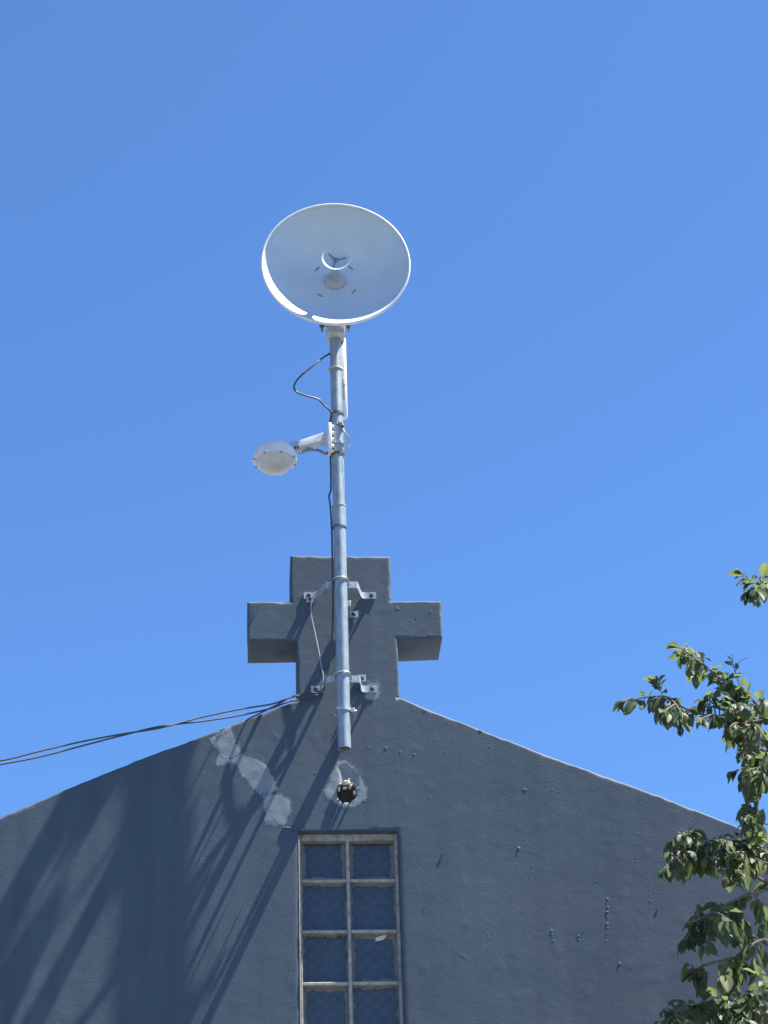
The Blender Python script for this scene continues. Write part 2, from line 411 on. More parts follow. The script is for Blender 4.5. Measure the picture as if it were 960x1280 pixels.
def slab(name, outline, soft, holes, depth, cell, fine_box, parent, wob=0.0005, rad=0.008, hole_rad=0.0035, hole_depth=None):
    """a plastered slab: front face gridded and modelled by relief(), rounded soft edges, sides and back.
    outline: list of (x,z), ccw; soft: per edge True where the arris is rounded and uneven."""
    loops = [(outline, soft, rad)] + [(h_, [True]*len(h_), hole_rad) for h_ in holes]
    pts, edges, segs = [], [], []; loop_idx = []
    fx0, fx1, fz0, fz1 = fine_box
    for poly, sf, rr in loops:
        idx = []; n = len(poly)
        for i in range(n):
            A = np.array(poly[i]); B = np.array(poly[(i+1) % n]); L = np.hypot(*(B-A)); d = (B-A)/L; nr = np.array([d[1], -d[0]])
            near = not (max(A[0], B[0]) < fx0-.05 or min(A[0], B[0]) > fx1+.05 or max(A[1], B[1]) < fz0-.05)
            m = max(1, int(L/(cell if near and (sf[i] or L < .5) else 0.25)))
            if near and sf[i] and L > 3: m = int(L/cell)
            for k in range(m):
                q = A+(B-A)*k/m
                if k and sf[i] and near and poly is outline:
                    q = q+nr*wob*(float(vnoise(np.array([q[0]]), np.array([q[1]]), 0.06, 5)[0])+0.25*float(vnoise(np.array([q[0]]), np.array([q[1]]), 0.028, 6)[0]))
                idx.append(len(pts)); pts.append(q)
            
        loop_idx.append(idx)
        e = [(idx[k], idx[(k+1) % len(idx)]) for k in range(len(idx))]
        edges += e
    nb = len(pts); bp = np.array(pts)
    # soft boundary samples for the arris distance
    softpts = []
    for (poly, sf, rr) in loops:
        for i in range(len(poly)):
            if sf[i]: softpts.append((poly[i], poly[(i+1) % len(poly)], rr, 1 if poly is outline else -1))
    gx = np.arange(fx0, fx1, cell); gz = np.arange(fz0, fz1, cell)
    X, Zz = np.meshgrid(gx, gz); X = X.ravel(); Zz = Zz.ravel()
    jit = rng.rand(2, len(X))-.5; X = X+jit[0]*cell*.3; Zz = Zz+jit[1]*cell*.3
    sd = poly_sd(X, Zz, outline); ok = sd > 0.011
    for h_ in holes: ok &= poly_sd(X, Zz, h_) < -0.011
    inner = [np.stack([X[ok], Zz[ok]], 1)]
    for A, B, rr, sg in softpts:                           # rows that carry the rounding
        A = np.array(A); B = np.array(B); L = np.hypot(*(B-A)); d = (B-A)/L; nl = np.array([-d[1], d[0]])*sg
        s = np.arange(cell*.5, L, cell)
        for off in (rr*.2, rr*.5, rr*.9, rr*1.3):
            q = A+d*s[:, None]+nl*off
            k = (q[:, 0] > fx0) & (q[:, 0] < fx1) & (q[:, 1] > fz0)
            o_ = poly_sd(q[:, 0], q[:, 1], outline) > 0.0012
            for h_ in holes: o_ &= poly_sd(q[:, 0], q[:, 1], h_) < -0.0012
            inner.append(q[k & o_])
    off = np.array([(math.cos(w)*q, math.sin(w)*q) for q, m in ((0, 1), (.55, 6), (.95, 9), (1.4, 9), (2.0, 8)) for w in np.arange(m)*2*math.pi/max(m, 1)])
    for fx, fz, r, dh in FEATS:
        if not (fx0 < fx < fx1 and fz0 < fz < fz1): continue
        q = np.array([fx, fz])+off*r; o_ = poly_sd(q[:, 0], q[:, 1], outline) > 0.012
        for h_ in holes: o_ &= poly_sd(q[:, 0], q[:, 1], h_) < -0.008
        inner.append(q[o_])
    allp = np.concatenate([bp]+inner)
    V, E_, Fc, *_ = delaunay_2d_cdt([Vector(p) for p in allp], edges, [], 1, 1e-6)
    V = np.array([(v.x, v.y) for v in V]); Fc = np.array([f for f in Fc if len(f) == 3])
    cen = V[Fc].mean(1); keep = poly_sd(cen[:, 0], cen[:, 1], outline) > 0
    for h_i, h_ in enumerate(holes):
        hl = [tuple(bp[i]) for i in loop_idx[1+h_i]]
        keep &= poly_sd(cen[:, 0], cen[:, 1], hl) < 0
    Fc = Fc[keep]
    h, rp = relief(V[:, 0], V[:, 1])
    infine = np.clip(np.minimum(np.minimum(V[:, 0]-fx0, fx1-V[:, 0]), V[:, 1]-fz0)/0.1, 0, 1)
    y = -h*infine
    worn = np.clip(1+.45*vnoise(V[:, 0], V[:, 1], .07, 6)+.35*vnoise(V[:, 0], V[:, 1], .025, 5), .5, 1.5)
    for A, B, rr, sg in softpts:
        if sg > 0: rr = rr*worn
        dd = np.minimum(seg_dist(V[:, 0], V[:, 1], A, B), rr)
        y = np.maximum(y, y*0+(rr-np.sqrt(np.maximum(rr*rr-(rr-dd)**2, 0)))-h*infine)
    vs_ = [(V[i, 0], y[i], V[i, 1]) for i in range(len(V))]; fs = [tuple(f) for f in Fc]
    # sides and back from the boundary loops (found as open edges)
    cnt = {}
    for f in fs:
        for a, b in ((f[0], f[1]), (f[1], f[2]), (f[2], f[0])):
            cnt[(a, b)] = 1
    bnd = [(a, b) for (a, b) in cnt if (b, a) not in cnt]
    used = {}
    def lower(i):
        if i not in used:
            used[i] = len(vs_); dep = depth
            if hole_depth:
                for h_i, dpt in hole_depth.items():
                    if abs(poly_sd(V[i:i+1, 0], V[i:i+1, 1], holes[h_i])[0]) < 0.006: dep = dpt
            vs_.append((V[i, 0], dep, V[i, 1]))
        return used[i]
    for a, b in bnd: fs.append((b, a, lower(a), lower(b)))
    me = bpy.data.meshes.new(name)
    base = world_loc(parent)
    me.from_pydata([tuple(Vector(v)-base) for v in vs_], [], fs)
    bm = bmesh.new(); bm.from_mesh(me)
    # close the back
    bmesh.ops.recalc_face_normals(bm, faces=bm.faces[:]); bm.to_mesh(me); bm.free()
    a = me.attributes.new('repair', 'FLOAT', 'POINT')
    val = np.zeros(len(vs_), 'f'); val[:len(V)] = rp*infine; a.data.foreach_set('value', val)
    me.materials.append(MAT['wall'])
    me.polygons.foreach_set('use_smooth', [True]*len(me.polygons)); me.set_sharp_from_angle(angle=math.radians(70))
    o = bpy.data.objects.new(name, me); COL.objects.link(o); o.parent = parent
    return o

T = 0.19
# roof line of the gable, from eaves to apex on either side of the cross
RL = [xz(0, 1021), xz(112, 974), xz(175, 948.5), xz(250, 921), xz(372, 874)]
RR = [xz(499, 871.5), xz(596, 910), xz(692, 946.5), xz(790, 982), xz(898, 1023), xz(960, 1049)]
sl = (RL[1][1]-RL[0][1])/(RL[1][0]-RL[0][0]); sr = (RR[-1][1]-RR[0][1])/(RR[-1][0]-RR[0][0])
XL, XR = -3.5, 3.25
eL = (XL, RL[0][1]+sl*(XL-RL[0][0])); eR = (XR, RR[-1][1]+sr*(XR-RR[-1][0]))
outline = [(XL, 0.0), (XR, 0.0), eR] + RR[::-1] + RL[::-1] + [eL]
soft = [False, False] + [True]*len(RR) + [False] + [True]*len(RL) + [False]
WX0, WX1, WZ1, PH, ROWS = -0.335, 0.012, 4.407, 0.1815, 6
ZT = WZ1+0.018
WZ0 = WZ1+0.014-0.014-PH*ROWS
win_hole = [(WX0, WZ0), (WX1, WZ0), (WX1, WZ1), (WX0, WZ1)]
tear = [xz(*q) for q in [(423, 999), (428, 1003), (438, 1003), (444, 998), (446, 989), (443, 981), (436, 977), (428, 979), (422, 984), (421, 992)]]
wall = slab('wall', outline, soft, [win_hole, tear], T, 0.0085, (-1.5, 1.42, 3.62, 5.2), church, hole_depth={1: 0.05})
# cross
cr = [xz(*q) for q in [(372, 874), (499, 871.5), (497, 799), (553, 797), (551.5, 751), (489, 751), (487.5, 695), (363, 694), (363, 752), (309, 752), (310, 801), (371, 800)]]
cr[0] = RL[-1]; cr[1] = RR[0]
slab('cross', cr, [False]+[True]*11, [], T, 0.0075, (-0.56, 0.25, 4.75, 5.55), church, wob=0.0009, rad=0.008)
# backs of wall and cross
mb = MB()
mb.add([(x, T+0.001, z) for x, z in outline], [tuple(range(len(outline)))]); mb.add([(x, T+0.001, z) for x, z in cr], [tuple(range(len(cr)))])
mb.build('back_face', 'wall', church)
# cavity floor of the broken hole
mb = MB(); n_ = len(tear); cx_ = sum(p[0] for p in tear)/n_; cz_ = sum(p[1] for p in tear)/n_
ring = []
for f_, dy in ((1.04, 0.012), (0.8, 0.030), (0.45, 0.046)):
    ring += [(cx_+(p[0]-cx_)*f_, dy+0.006*random.random(), cz_+(p[1]-cz_)*f_) for p in tear]
fs = []
for k in range(2):
    for i in range(n_): fs.append((k*n_+i, k*n_+(i+1) % n_, (k+1)*n_+(i+1) % n_, (k+1)*n_+i))
fs.append(tuple(2*n_+i for i in range(n_)))
mb.add(ring, fs); tag(mb.build('broken_hole', 'cavity', church), 'rough dark hole knocked in the plaster under the mast')
for k, (px, py, r, y, sq) in enumerate([(426, 980, .009, -.004, (1.5, 1, .5)), (433, 979, .011, -.012, (1.2, 1.2, .8)), (438, 983, .008, -.006, (.7, 1.4, 1.1)), (431, 985, .007, -.014, (1.4, .8, .6)),
                                        (443, 991, .007, -.004, (.6, 1, 1.5)), (424, 987, .006, -.006, (.7, 1, 1.6)), (436, 975, .006, -.008, (.6, 1.5, 1.2)), (440, 979, .005, -.010, (1.4, 1, .6))]):
    MB().rock(P(px, py, y), r, 31+k, sq).build('plaster_chunk', 'rub', church, origin=P(px, py, y))
# nails left in the wall
for px, py, l in ((553, 1066, .0022), (821, 1135, .0025)):
    p = P(px, py, 0); m_ = MB(); m_.tube([p+Vector((0, .02, 0)), p+Vector((.002, -l, -.003))], .0025, 8)
    m_.lathe([(.0045, 0), (.0045, .0012)], p+Vector((.002, -l, -.003)), (0, -1, 0), 10); m_.build('nail', 'bolt', church, origin=p)

# window: frame, bars and panes set back in the opening
YW = 0.062
win = empty('window', (0, 0, 0)); win.parent = church
win.location = Vector(((WX0+WX1)/2, YW, WZ0)) - church.location
FWD = 0.011
mb = MB()
mb.box((WX0+FWD/2, YW, (WZ0+ZT)/2), (FWD, .05, ZT-WZ0-.001), bev=.002)
mb.box((WX1-FWD/2, YW, (WZ0+ZT)/2), (FWD, .05, ZT-WZ0-.001), bev=.002)
mb.box(((WX0+WX1)/2, YW+.001, (ZT+WZ1-.023)/2), (WX1-WX0-2*FWD, .05, ZT-WZ1+.023), bev=.002)
mb.box(((WX0+WX1)/2, YW+.001, WZ0+.007), (WX1-WX0-2*FWD, .05, .014), bev=.002)
mb.build('frame', 'frame', win)
rt0 = random.Random(3); xm = -0.163; zt = ZT-.004; BT = 0.0120
def bar_mesh(x0, x1, z0, z1, name, jx):
    m_ = MB(); m_.box(((x0+x1)/2, YW-.006+jx, (z0+z1)/2), (x1-x0, .03, z1-z0), bev=.003); return m_.build(name, 'frame', win)
bar_mesh(xm-BT/2, xm+BT/2, WZ0+.014, zt, 'mullion', -.002)
for r in range(ROWS):
    z1 = zt-r*PH; z0 = zt-(r+1)*PH
    for xa, xb in ((WX0+FWD, xm-BT/2), (xm+BT/2, WX1-FWD)):
        if r: bar_mesh(xa, xb, z1-BT/2, z1+BT/2, 'glazing_bar', 0)
        m_ = MB(); pc = Vector(((xa+xb)/2, YW+.012, (z0+z1)/2))
        pc.y += rt0.uniform(-.002, .002); m_.box(pc, (xb-xa+.004, .008, z1-z0-BT*.6)); po = m_.build('pane', 'glass' if r else 'glass_smeared', win, origin=pc); po.rotation_euler = (rt0.uniform(-.012, .012), 0, rt0.uniform(-.012, .012))
mb = MB()
mb.tube([(WX0+.0015+.0006*math.sin(z_*90), .0012, z_) for z_ in np.linspace(WZ0+.002, WZ1-.012, 60)], [.0017+.0004*math.sin(7*k_) for k_ in range(60)], 8)
mb.build('edge_bead', 'frame', win, smooth=60)
bm_ = MB(); p = P(476, 1171, YW+.006)
prof = [(-11, 8), (-9, 2), (-3, -1), (3, -2), (6, -7), (10, -8), (11, -3), (8, 3), (3, 6), (-4, 8)]
k_ = 0.0026
bm_.add([(p.x+a*k_*.7, YW+.0055, p.z-b*k_*.7) for a, b in prof]+[(p.x+a*k_*.7, YW+.0085, p.z-b*k_*.7) for a, b in prof],
        [tuple(range(10))]+[tuple(range(10, 20))]+[(i, (i+1) % 10, 10+(i+1) % 10, 10+i) for i in range(10)])
bm_.build('paint_flake', 'flake', win)
# thin plaster drip edge over the window, poking out to the left
a = P(353, 1034.5); mb = MB()
mb.tube(spline([(a.x, -.001, a.z), (a.x+.03, -.003, a.z-.004), (WX0+.004, -.001, WZ1+.001), (WX0+.03, .004, WZ1+.003)], 6), [.0018]+[.0032]*17+[.0018], 8)
mb.build('lintel_lip', 'wall', church, smooth=60)

# the rest of the building behind the gable
mb = MB()
mb.box((XL+.1, 5.2, eL[1]/2-.25), (.2, 10, eL[1]-.5)); mb.box((XR-.1, 5.2, eR[1]/2-.25), (.2, 10, eR[1]-.5))
mb.box(((XL+XR)/2, 10.1, 1.5), (XR-XL-.4, .2, 3)); mb.build('side_wall', 'wall', church)
apx = (-.155, 4.72)
mb = MB()
for (ex, ez) in ((XL-.02, eL[1]-.38), (XR+.02, eR[1]-.38)):
    n_ = 40; vs_ = []; fs = []
    for i in range(n_*2+1):
        yy = T+.003+i*10/(n_*2); dz = .012*(1 if i % 2 else -1)
        vs_ += [(apx[0], yy, apx[1]-.12+dz), (ex, yy, ez+dz)]
    for i in range(n_*2): fs.append((2*i, 2*i+1, 2*i+3, 2*i+2))
    mb.add(vs_, fs)
mb.build('roof', 'tin', church)

# ------------------------------------------------------------------ mast
YM = -0.115; RP = 0.0229
A_ = P(418.4, 392, YM); B_ = P(430.6, 936, YM)
mast = empty('antenna_mast', B_)
tag(mast, 'galvanised steel pipe mast strapped upright to the front of the grey cross', 'mast')
def MP(py, dx=0, dy=0):
    """centre of the pipe at the height seen at row py"""
    lo_, hi_ = 0.0, 1.0
    for _ in range(40):
        t = (lo_+hi_)/2; q = A_.lerp(B_, t); v = q-CAM
        yy = 640-FPX*v.dot(UP)/v.dot(FW)
        if yy < py: lo_ = t
        else: hi_ = t
    return A_.lerp(B_, (lo_+hi_)/2)+Vector((dx, dy, 0))
ax = (A_-B_).normalized()
def pipe(p0, p1, r, name, mat='galv', wall_t=0.0032):
    L = (p1-p0).length; m_ = MB()
    m_.lathe([(r-wall_t, 0), (r, 0), (r, L*.25), (r, L*.5), (r, L*.75), (r, L), (r-wall_t, L)], p0, (p1-p0), 40, closed=True)
    return m_.build(name, mat, mast, smooth=40)
pipe(B_, MP(660), RP, 'lower_pipe'); pipe(MP(660), MP(634), RP+.0025, 'coupling'); pipe(MP(634), A_, RP-.0006, 'upper_pipe')
def ring(py, w, t, mat, name='clamp_band', par=None):
    c = MP(py); m_ = MB()
    m_.lathe([(RP-.002, -w/2), (RP+t, -w/2), (RP+t, w/2), (RP-.002, w/2)], c, ax, 36, closed=True)
    return m_.build(name, mat, par or mast, smooth=40)
for py, w, t, mt in ((518, .010, .003, 'bolt'), (537, .012, .003, 'steel'), (556, .012, .0035, 'steel'), (569, .008, .003, 'black'),
                     (633.5, .006, .004, 'steel'), (660, .006, .003, 'bolt'), (888, .012, .0035, 'steel')):
    ring(py, w, t, mt)
c = MP(889); m_ = MB(); m_.box(c+Vector((RP+.004, (.0-YM)/2-.002, 0)), (.024, .108, .018), bev=.002); m_.build('stay', 'steel', mast)
for py in (535, 889):                                                     # clamp screws
    c = MP(py); m_ = MB()
    ox = (.010, -.026) if py == 535 else (RP+.008, -.006)
    m_.box(c+Vector((*ox, 0)), (.016, .014, .016), bev=.002)
    m_.tube([c+Vector((ox[0]-.014, ox[1]-.002, .002)), c+Vector((ox[0]+.014, ox[1]+.002, -.002))], .004, 8); m_.build('clamp_screw', 'bolt' if py == 535 else 'steel', mast)
for py, s, y0, y1 in ((537, 1, -.150, -.062), (556, -1, -.155, -.055), (556, 1, -.145, -.080), (518, -1, -.137, -.095), (600, 1, -.110, -.072), (888, -1, -.140, -.070), (569, -1, -.140, -.118)):
    c = MP(py); x = c.x+s*(RP+.001 if py not in (600, 518) else RP-.004)
    m_ = MB(); m_.tube([(x, y0, c.z), (x, y1, c.z+.001)], .0032, 8)
    if y1 > -.09: m_.lathe([(.007, 0), (.007, .006)], (x, y1-.004, c.z), (0, 1, 0), 6)
    m_.build('clamp_bolt', 'steel', mast)
def foot_bolt(p, par):
    m_ = MB(); m_.lathe([(.009, 0), (.009, .0018), (.006, .002), (.006, .007), (.0045, .008), (0.0035, .014), (0, .015)], p, (0, -1, 0), 6)
    m_.build('bolt', 'bolt', par)
def bracket(py, fl, fr, label):
    """hat shaped strap from wall foot over the back of the pipe to wall foot, and a U-bolt"""
    c = MP(py); z = c.z; yb = YM+RP+.0035
    L = P(*fl, -.003); Rr = P(*fr, -.003)
    br = empty('wall_bracket', (c.x, 0, z)); br.parent = mast; br.location = Vector((c.x, 0, z))-mast.location
    br['label'] = label
    pts = [(L.x-.024, -.0025, z), (L.x+.016, -.0025, z), (L.x+.026, -.010, z), (c.x-.055, yb+.012, z), (c.x-.043, yb, z), (c.x+.048, yb, z),
           (c.x+.062, yb+.008, z), (Rr.x-.034, -.018, z), (Rr.x-.02, -.0025, z), (Rr.x+.024, -.0025, z)]
    m_ = MB(); m_.strip(spline(pts, 5), .026, .004); m_.build('strap', 'steel', br, smooth=30)
    for x in (L.x-.006, Rr.x+.006): foot_bolt(Vector((x, -.0045, z)), br)
    w = []
    for k in range(19):
        t = math.pi*k/18; w.append((c.x+(RP+.004)*math.cos(t), YM-(RP+.004)*math.sin(t), z+.006))
    w = [(c.x+RP+.004, yb+.022, z+.006)]+w+[(c.x-RP-.004, yb+.022, z+.006)]
    m_ = MB(); m_.tube(w, .0029, 8)
    for s in (-1, 1): m_.lathe([(.008, 0), (.008, .007)], (c.x+s*(RP+.004), yb-.002, z+.006), (0, -1, 0), 6)
    m_.build('u_bolt', 'steel', br, smooth=40)
bracket(727, (388, 745), (462, 741), 'upper strap bracket bolted to the head of the cross')
bracket(845, (397, 865), (463, 864), 'lower strap bracket bolted to the foot of the cross')
for px, py in ((442, 768), (452, 848), (388, 749)):                       # spare fixing tabs flat on the plaster
    p = P(px, py, -.004); m_ = MB(); m_.box(p, (.030, .004, .026), bev=.001); o = m_.build('fixing_tab', 'steel', mast)
    foot_bolt(p+Vector((0, -.002, 0)), o)
    if px == 442: m_ = MB(); m_.box(p+Vector((-.026, -.047, 0)), (.024, .085, .022), bev=.002); m_.build('stay', 'steel', o)

# ------------------------------------------------------------------ dish
nrm = Vector((-0.012, -0.9995, 0.018)).normalized()
rc = P(419.6, 329.6, -.345); RD, DD = 0.2795, 0.115
vx = rc-nrm*DD
dish = empty('dish_antenna', vx)
tag(dish, 'round white dish antenna on top of the mast, facing outwards with a stub feed', 'dish antenna')
prof = []
for i in range(25):
    r = RD*i/24; prof.append((max(r, .001), DD*(r/RD)**2))
prof += [(RD+.002, DD+.001), (RD+.002, DD-.008)]
for i in range(24, -1, -1):
    r = RD*i/24; prof.append((max(r, .001), DD*(r/RD)**2-.006))
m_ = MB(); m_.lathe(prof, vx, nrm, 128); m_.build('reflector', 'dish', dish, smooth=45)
m_ = MB(); m_.lathe([(RD+.001+.0048*math.cos(w*math.pi/5), DD+.002+.0055*math.sin(w*math.pi/5)) for w in range(10)], vx, nrm, 128, closed=True); m_.build('rim', 'white', dish, smooth=80)
# feed: foot, tube, cup with spokes
m_ = MB(); m_.lathe([(.040, .0035), (.040, .008), (.034, .012), (.016, .016), (.0135, .03), (.0135, .112), (.022, .118), (.022, .122)], vx, nrm, 32)
feed = m_.build('feed', 'grey', dish, smooth=40)
m_ = MB(); m_.lathe([(.001, .120), (.026, .121), (.050, .140), (.0545, .147), (.0545, .151), (.0525, .151), (.036, .138), (.001, .136)], vx, nrm, 48); m_.build('feed_cup', 'dish', feed, smooth=40)
m_ = MB(); ta = nrm.orthogonal().normalized(); tb = nrm.cross(ta)
for k in range(3):
    w = 2*math.pi*k/3+.5; d_ = ta*math.cos(w)+tb*math.sin(w)
    m_.tube([vx+nrm*.140, vx+nrm*.140+d_*.040], .0024, 6)
m_.lathe([(.010, .134), (.010, .141), (.006, .143)], vx, nrm, 16); m_.build('feed_spokes', 'darkgrey', feed)
for px, py, an in ((396.5, 336, .9), (438.5, 335, -.8), (400, 369, -.7), (442, 364.5, .9)):
    # clips on the reflector face: find the point of the paraboloid on this line of sight
    d_ = RT*(px-480)-UP*(py-640)+FW*FPX; d_.normalize(); t_ = 7.5
    for _ in range(4000):
        q = CAM+d_*t_; h = (q-vx).dot(nrm); rr = ((q-vx)-nrm*h).length
        if h <= DD*(rr/RD)**2+.001: break
        t_ += .0005
    e = Vector((math.cos(an), 0, math.sin(an)))
    m_ = MB(); m_.tube([q-e*.011, q+e*.011], .003, 6); m_.build('clip', 'darkgrey', dish, origin=q)
# mount behind the dish
m_ = MB(); pm = MP(415)
m_.lathe([(.060, -.004), (.060, -.016), (.045, -.03), (.035, -.085)], vx, nrm, 32)
m_.box((A_.x, YM+.0, vx.z-.02), (.075, .10, .12), bev=.006)
hub = m_.build('hub', 'white', dish, smooth=30)
m_ = MB(); zc = pm.z
m_.box((pm.x+.001, YM-.012, zc+.010), (.068, .085, .095), bev=.005)
m_.box((pm.x, YM-.03, zc+.014), (.120, .03, .010), bev=.002)
m_.build('mount_bracket', 'grey', dish, smooth=30)
for s in (-.052, .050):
    m_ = MB(); m_.tube([(pm.x+s, YM-.035, zc+.03), (pm.x+s, YM-.035, zc-.022)], .0036, 8)
    m_.lathe([(.010, 0), (.010, .009)], (pm.x+s, YM-.035, zc+.0), (0, 0, 1), 6); m_.build('bolt', 'bolt', dish)

# ------------------------------------------------------------------ radio unit strapped behind the mast
yr = YM+.035
t0 = P(433.9, 424, yr); b0 = P(434.6, 523, yr); wd = .052
rad_ = empty('radio_unit', (b0.x-wd/2, yr, b0.z))
tag(rad_, 'slim white radio box fixed upright behind the mast just below the dish', 'radio')
zc_ = (t0.z+b0.z)/2; hh_ = t0.z-b0.z
m_ = MB(); m_.box((b0.x-wd/2, yr, zc_), (wd, .030, hh_), bev=.008); m_.build('casing', 'white', rad_, smooth=40)
zl = P(434, 503, yr).z
m_ = MB(); m_.box((b0.x-wd/2-.003, yr-.0165, (zl+t0.z)/2-.004), (wd-.012, .005, t0.z-zl-.012), bev=.0015); m_.build('front_cover', 'grey', rad_, smooth=40)
q = P(430.3, 477, yr-.024); m_ = MB(); m_.box(q, (.010, .014, .034), bev=.003); m_.build('clip', 'white', rad_)
m_ = MB(); c = MP(462)
m_.lathe([(RP-.001, -.004), (RP+.003, -.004), (RP+.003, .004), (RP-.001, .004)], c, ax, 32, closed=True)
m_.box(c+Vector((-RP-.006, 0, 0)), (.010, .012, .012), bev=.002); m_.build('strap', 'grey', rad_, smooth=40)

# ------------------------------------------------------------------ dome camera on its arm
yc = -.208
dc = P(343.5, 574, yc)
dome = empty('dome_camera', dc)
tag(dome, 'white domed camera on a short arm sticking out left of the mast', 'camera')
r_ = .0815
m_ = MB(); m_.lathe([(r_-.006, -.012), (r_, -.010), (r_, .0), (r_*.985, .012), (r_*.93, .028), (r_*.80, .044), (r_*.60, .057), (r_*.35, .064), (.001, .066)], dc, (0, 0, 1), 64)
m_.build('housing', 'white', dome, smooth=40)
m_ = MB(); m_.lathe([(r_*.86, -.006), (r_*.84, -.016), (r_*.76, -.030), (r_*.60, -.043), (r_*.36, -.051), (.001, -.054)], dc, (0, 0, 1), 64)
m_.build('bubble', 'bubble', dome, smooth=60)
for k in range(8):
    w = 2*math.pi*(k+.35)/8; q = dc+Vector((math.cos(w)*(r_-.003), math.sin(w)*(r_-.003), -.011))
    m_ = MB(); m_.lathe([(.0033, 0), (.0033, .003)], q, (0, 0, -1), 8); m_.build('screw', 'bolt', dome, origin=q)
pA = P(369, 559, yc+.005); pB = P(408.5, 549, YM-.07)
m_ = MB()
def loft(secs):
    v_ = []; f_ = []
    for (c_, hh, dd) in secs:
        for sy, sz in ((-.62, -1), (-.84, -.7), (-.97, .9), (-.93, 1), (.7, 1), (1, .7), (1, -.7), (.7, -1)): v_.append((c_.x, c_.y+sy*dd, c_.z+sz*hh))
    for i in range(len(secs)-1):
        for k in range(8): f_.append((i*8+k, i*8+(k+1) % 8, (i+1)*8+(k+1) % 8, (i+1)*8+k))
    return v_, f_+[tuple(range(8))[::-1], tuple(len(secs)*8-8+k for k in range(8))]
m_.add(*loft([(pA+Vector((-.03, 0, -.004)), .013, .013), (pA, .0155, .015), (pA.lerp(pB, .5)+Vector((0, -.004, .001)), .0165, .017), (pB+Vector((-.012, 0, 0)), .0185, .02), (pB, .026, .026)]))
arm = m_.build('arm', 'armgrey', dome, smooth=30)
m_ = MB(); m_.add(*loft([(pA+Vector((-.014, 0, -.002)), .019, .019), (pA+Vector((.004, 0, -.001)), .019, .019)])); m_.build('collar', 'armgrey', arm, smooth=30)
for dx in (.000, .010): m_ = MB(); m_.tube([pA+Vector((dx, -.020, -.008)), pA+Vector((dx, -.021, -.019))], .0034, 8); m_.build('screw', 'bolt', arm)
cpl = MP(555)
m_ = MB(); m_.box(cpl+Vector((-RP-.008, -.036, 0)), (.013, .060, .112), bev=.003)
for k in range(4):
    for s in (-1, 1): m_.box(cpl+Vector((-RP+.001, s*.020-.036, .042-.028*k)), (.012, .010, .012), bev=.002)
m_.build('mounting_plate', 'white', dome, smooth=35)
q0 = P(392, 561, YM-.03); m_ = MB()
m_.tube(spline([P(375, 566, yc), P(386, 562.5, yc+.02), P(398, 563, YM-.03), P(406, 567, YM-.02), P(413, 565, YM-.01)], 6), .0055, 10); m_.build('cable_gland', 'darkgrey', dome, smooth=50)

# ------------------------------------------------------------------ cables
def cable(name, pts, r, mat, label, n=8, group=None):
    pts = [Vector(p) for p in pts]
    m_ = MB(); m_.tube(spline(pts, 8), r, n); o = m_.build(name, mat, smooth=60, origin=pts[0]); tag(o, label, 'cable', group); return o
lx = lambda py, dx, dy: MP(py, dx, dy)
cable('looped_cable', [P(413, 441.5, YM), P(404, 447, YM-.03), P(393.7, 455, YM-.05), P(375, 471, YM-.06), P(367.6, 482.5, YM-.06), P(371, 490, YM-.06), P(384, 495, YM-.06),
                P(397.5, 499, YM-.05), P(405, 506.5, YM-.04), P(413.4, 515, YM-.025), lx(530, -.027, -.006), lx(556, -.028, -.008), lx(580, -.028, -.004)], .0036, 'black', 'thin black cable bulging out in a loop left of the mast below the dish')
cable('short_cable', [P(428, 533, YM-.02), P(430.5, 540, YM-.03), P(436, 547, YM-.02), P(437.4, 553, YM-.01), P(435, 561, YM-.01), P(430.5, 569, YM-.01)], .0032, 'greycable', 'short grey cable bowed out right of the mast opposite the domed camera')
cable('cable_tie', [MP(571, .020, -.018), P(433, 576, YM-.02), P(445, 579, YM-.02), P(456, 583, YM-.02)], .0009, 'greycable', 'hair thin loose cable tie tail poking out right of the mast', 5)
cable('mast_cable', [lx(580, -.0275, -.003), lx(612, -.029, -.006), lx(622, -.037, -.012), lx(632, -.033, -.004), lx(660, -.029, 0), lx(720, -.029, 0), lx(760, -.03, .01), lx(790, -.034, .03), P(414, 812, -.05), P(411, 835, -.03), P(406, 858, -.022), P(399, 866, -.02)],
      .0034, 'black', 'thin black cable running down the left side of the mast to the lower bracket')
m_ = MB()
cable('drooping_wire', [P(396, 739, -.03), P(390, 748, -.03), P(389, 768, -.022), P(392, 784, -.02), P(398, 812, -.02), P(402, 834, -.02), P(404, 848, -.02), P(400, 862, -.02)], .0026, 'greycable', 'thin pale wire hanging on the cross from the upper to the lower bracket')
yl = lambda px: -.02-.25*(1-px/400)
def far(p, dz): return [p+Vector((-7*t, -1.2*t, -1.42*t+.66*t*t+dz*min(1, 8*t))) for t in (.02, .05, .11, .22, .4, .65, 1)]
ca = [(399, 864), (380, 868), (360, 873), (340, 880), (300, 886.5), (250, 897), (200, 910), (150, 918), (100, 927.5), (50, 939), (0, 951)]
cb = [(398, 868), (382, 873), (362, 877), (340, 885), (320, 890), (290, 896), (250, 902), (200, 908), (150, 920), (100, 933), (50, 946), (0, 955.5)]
wa = [P(x, y, yl(x)-(.012 if x in (200,) else 0)) for x, y in ca]; wb = [P(x, y, yl(x)) for x, y in cb]
cable('drop_cable', wa+far(wa[-1], .02), .0031, 'black', 'upper of the two black cables strung from the cross out to the left', group='black cables strung out to the left')
cable('drop_cable', wb+far(wb[-1], -.02), .0031, 'black', 'lower of the two black cables strung from the cross out to the left', group='black cables strung out to the left')
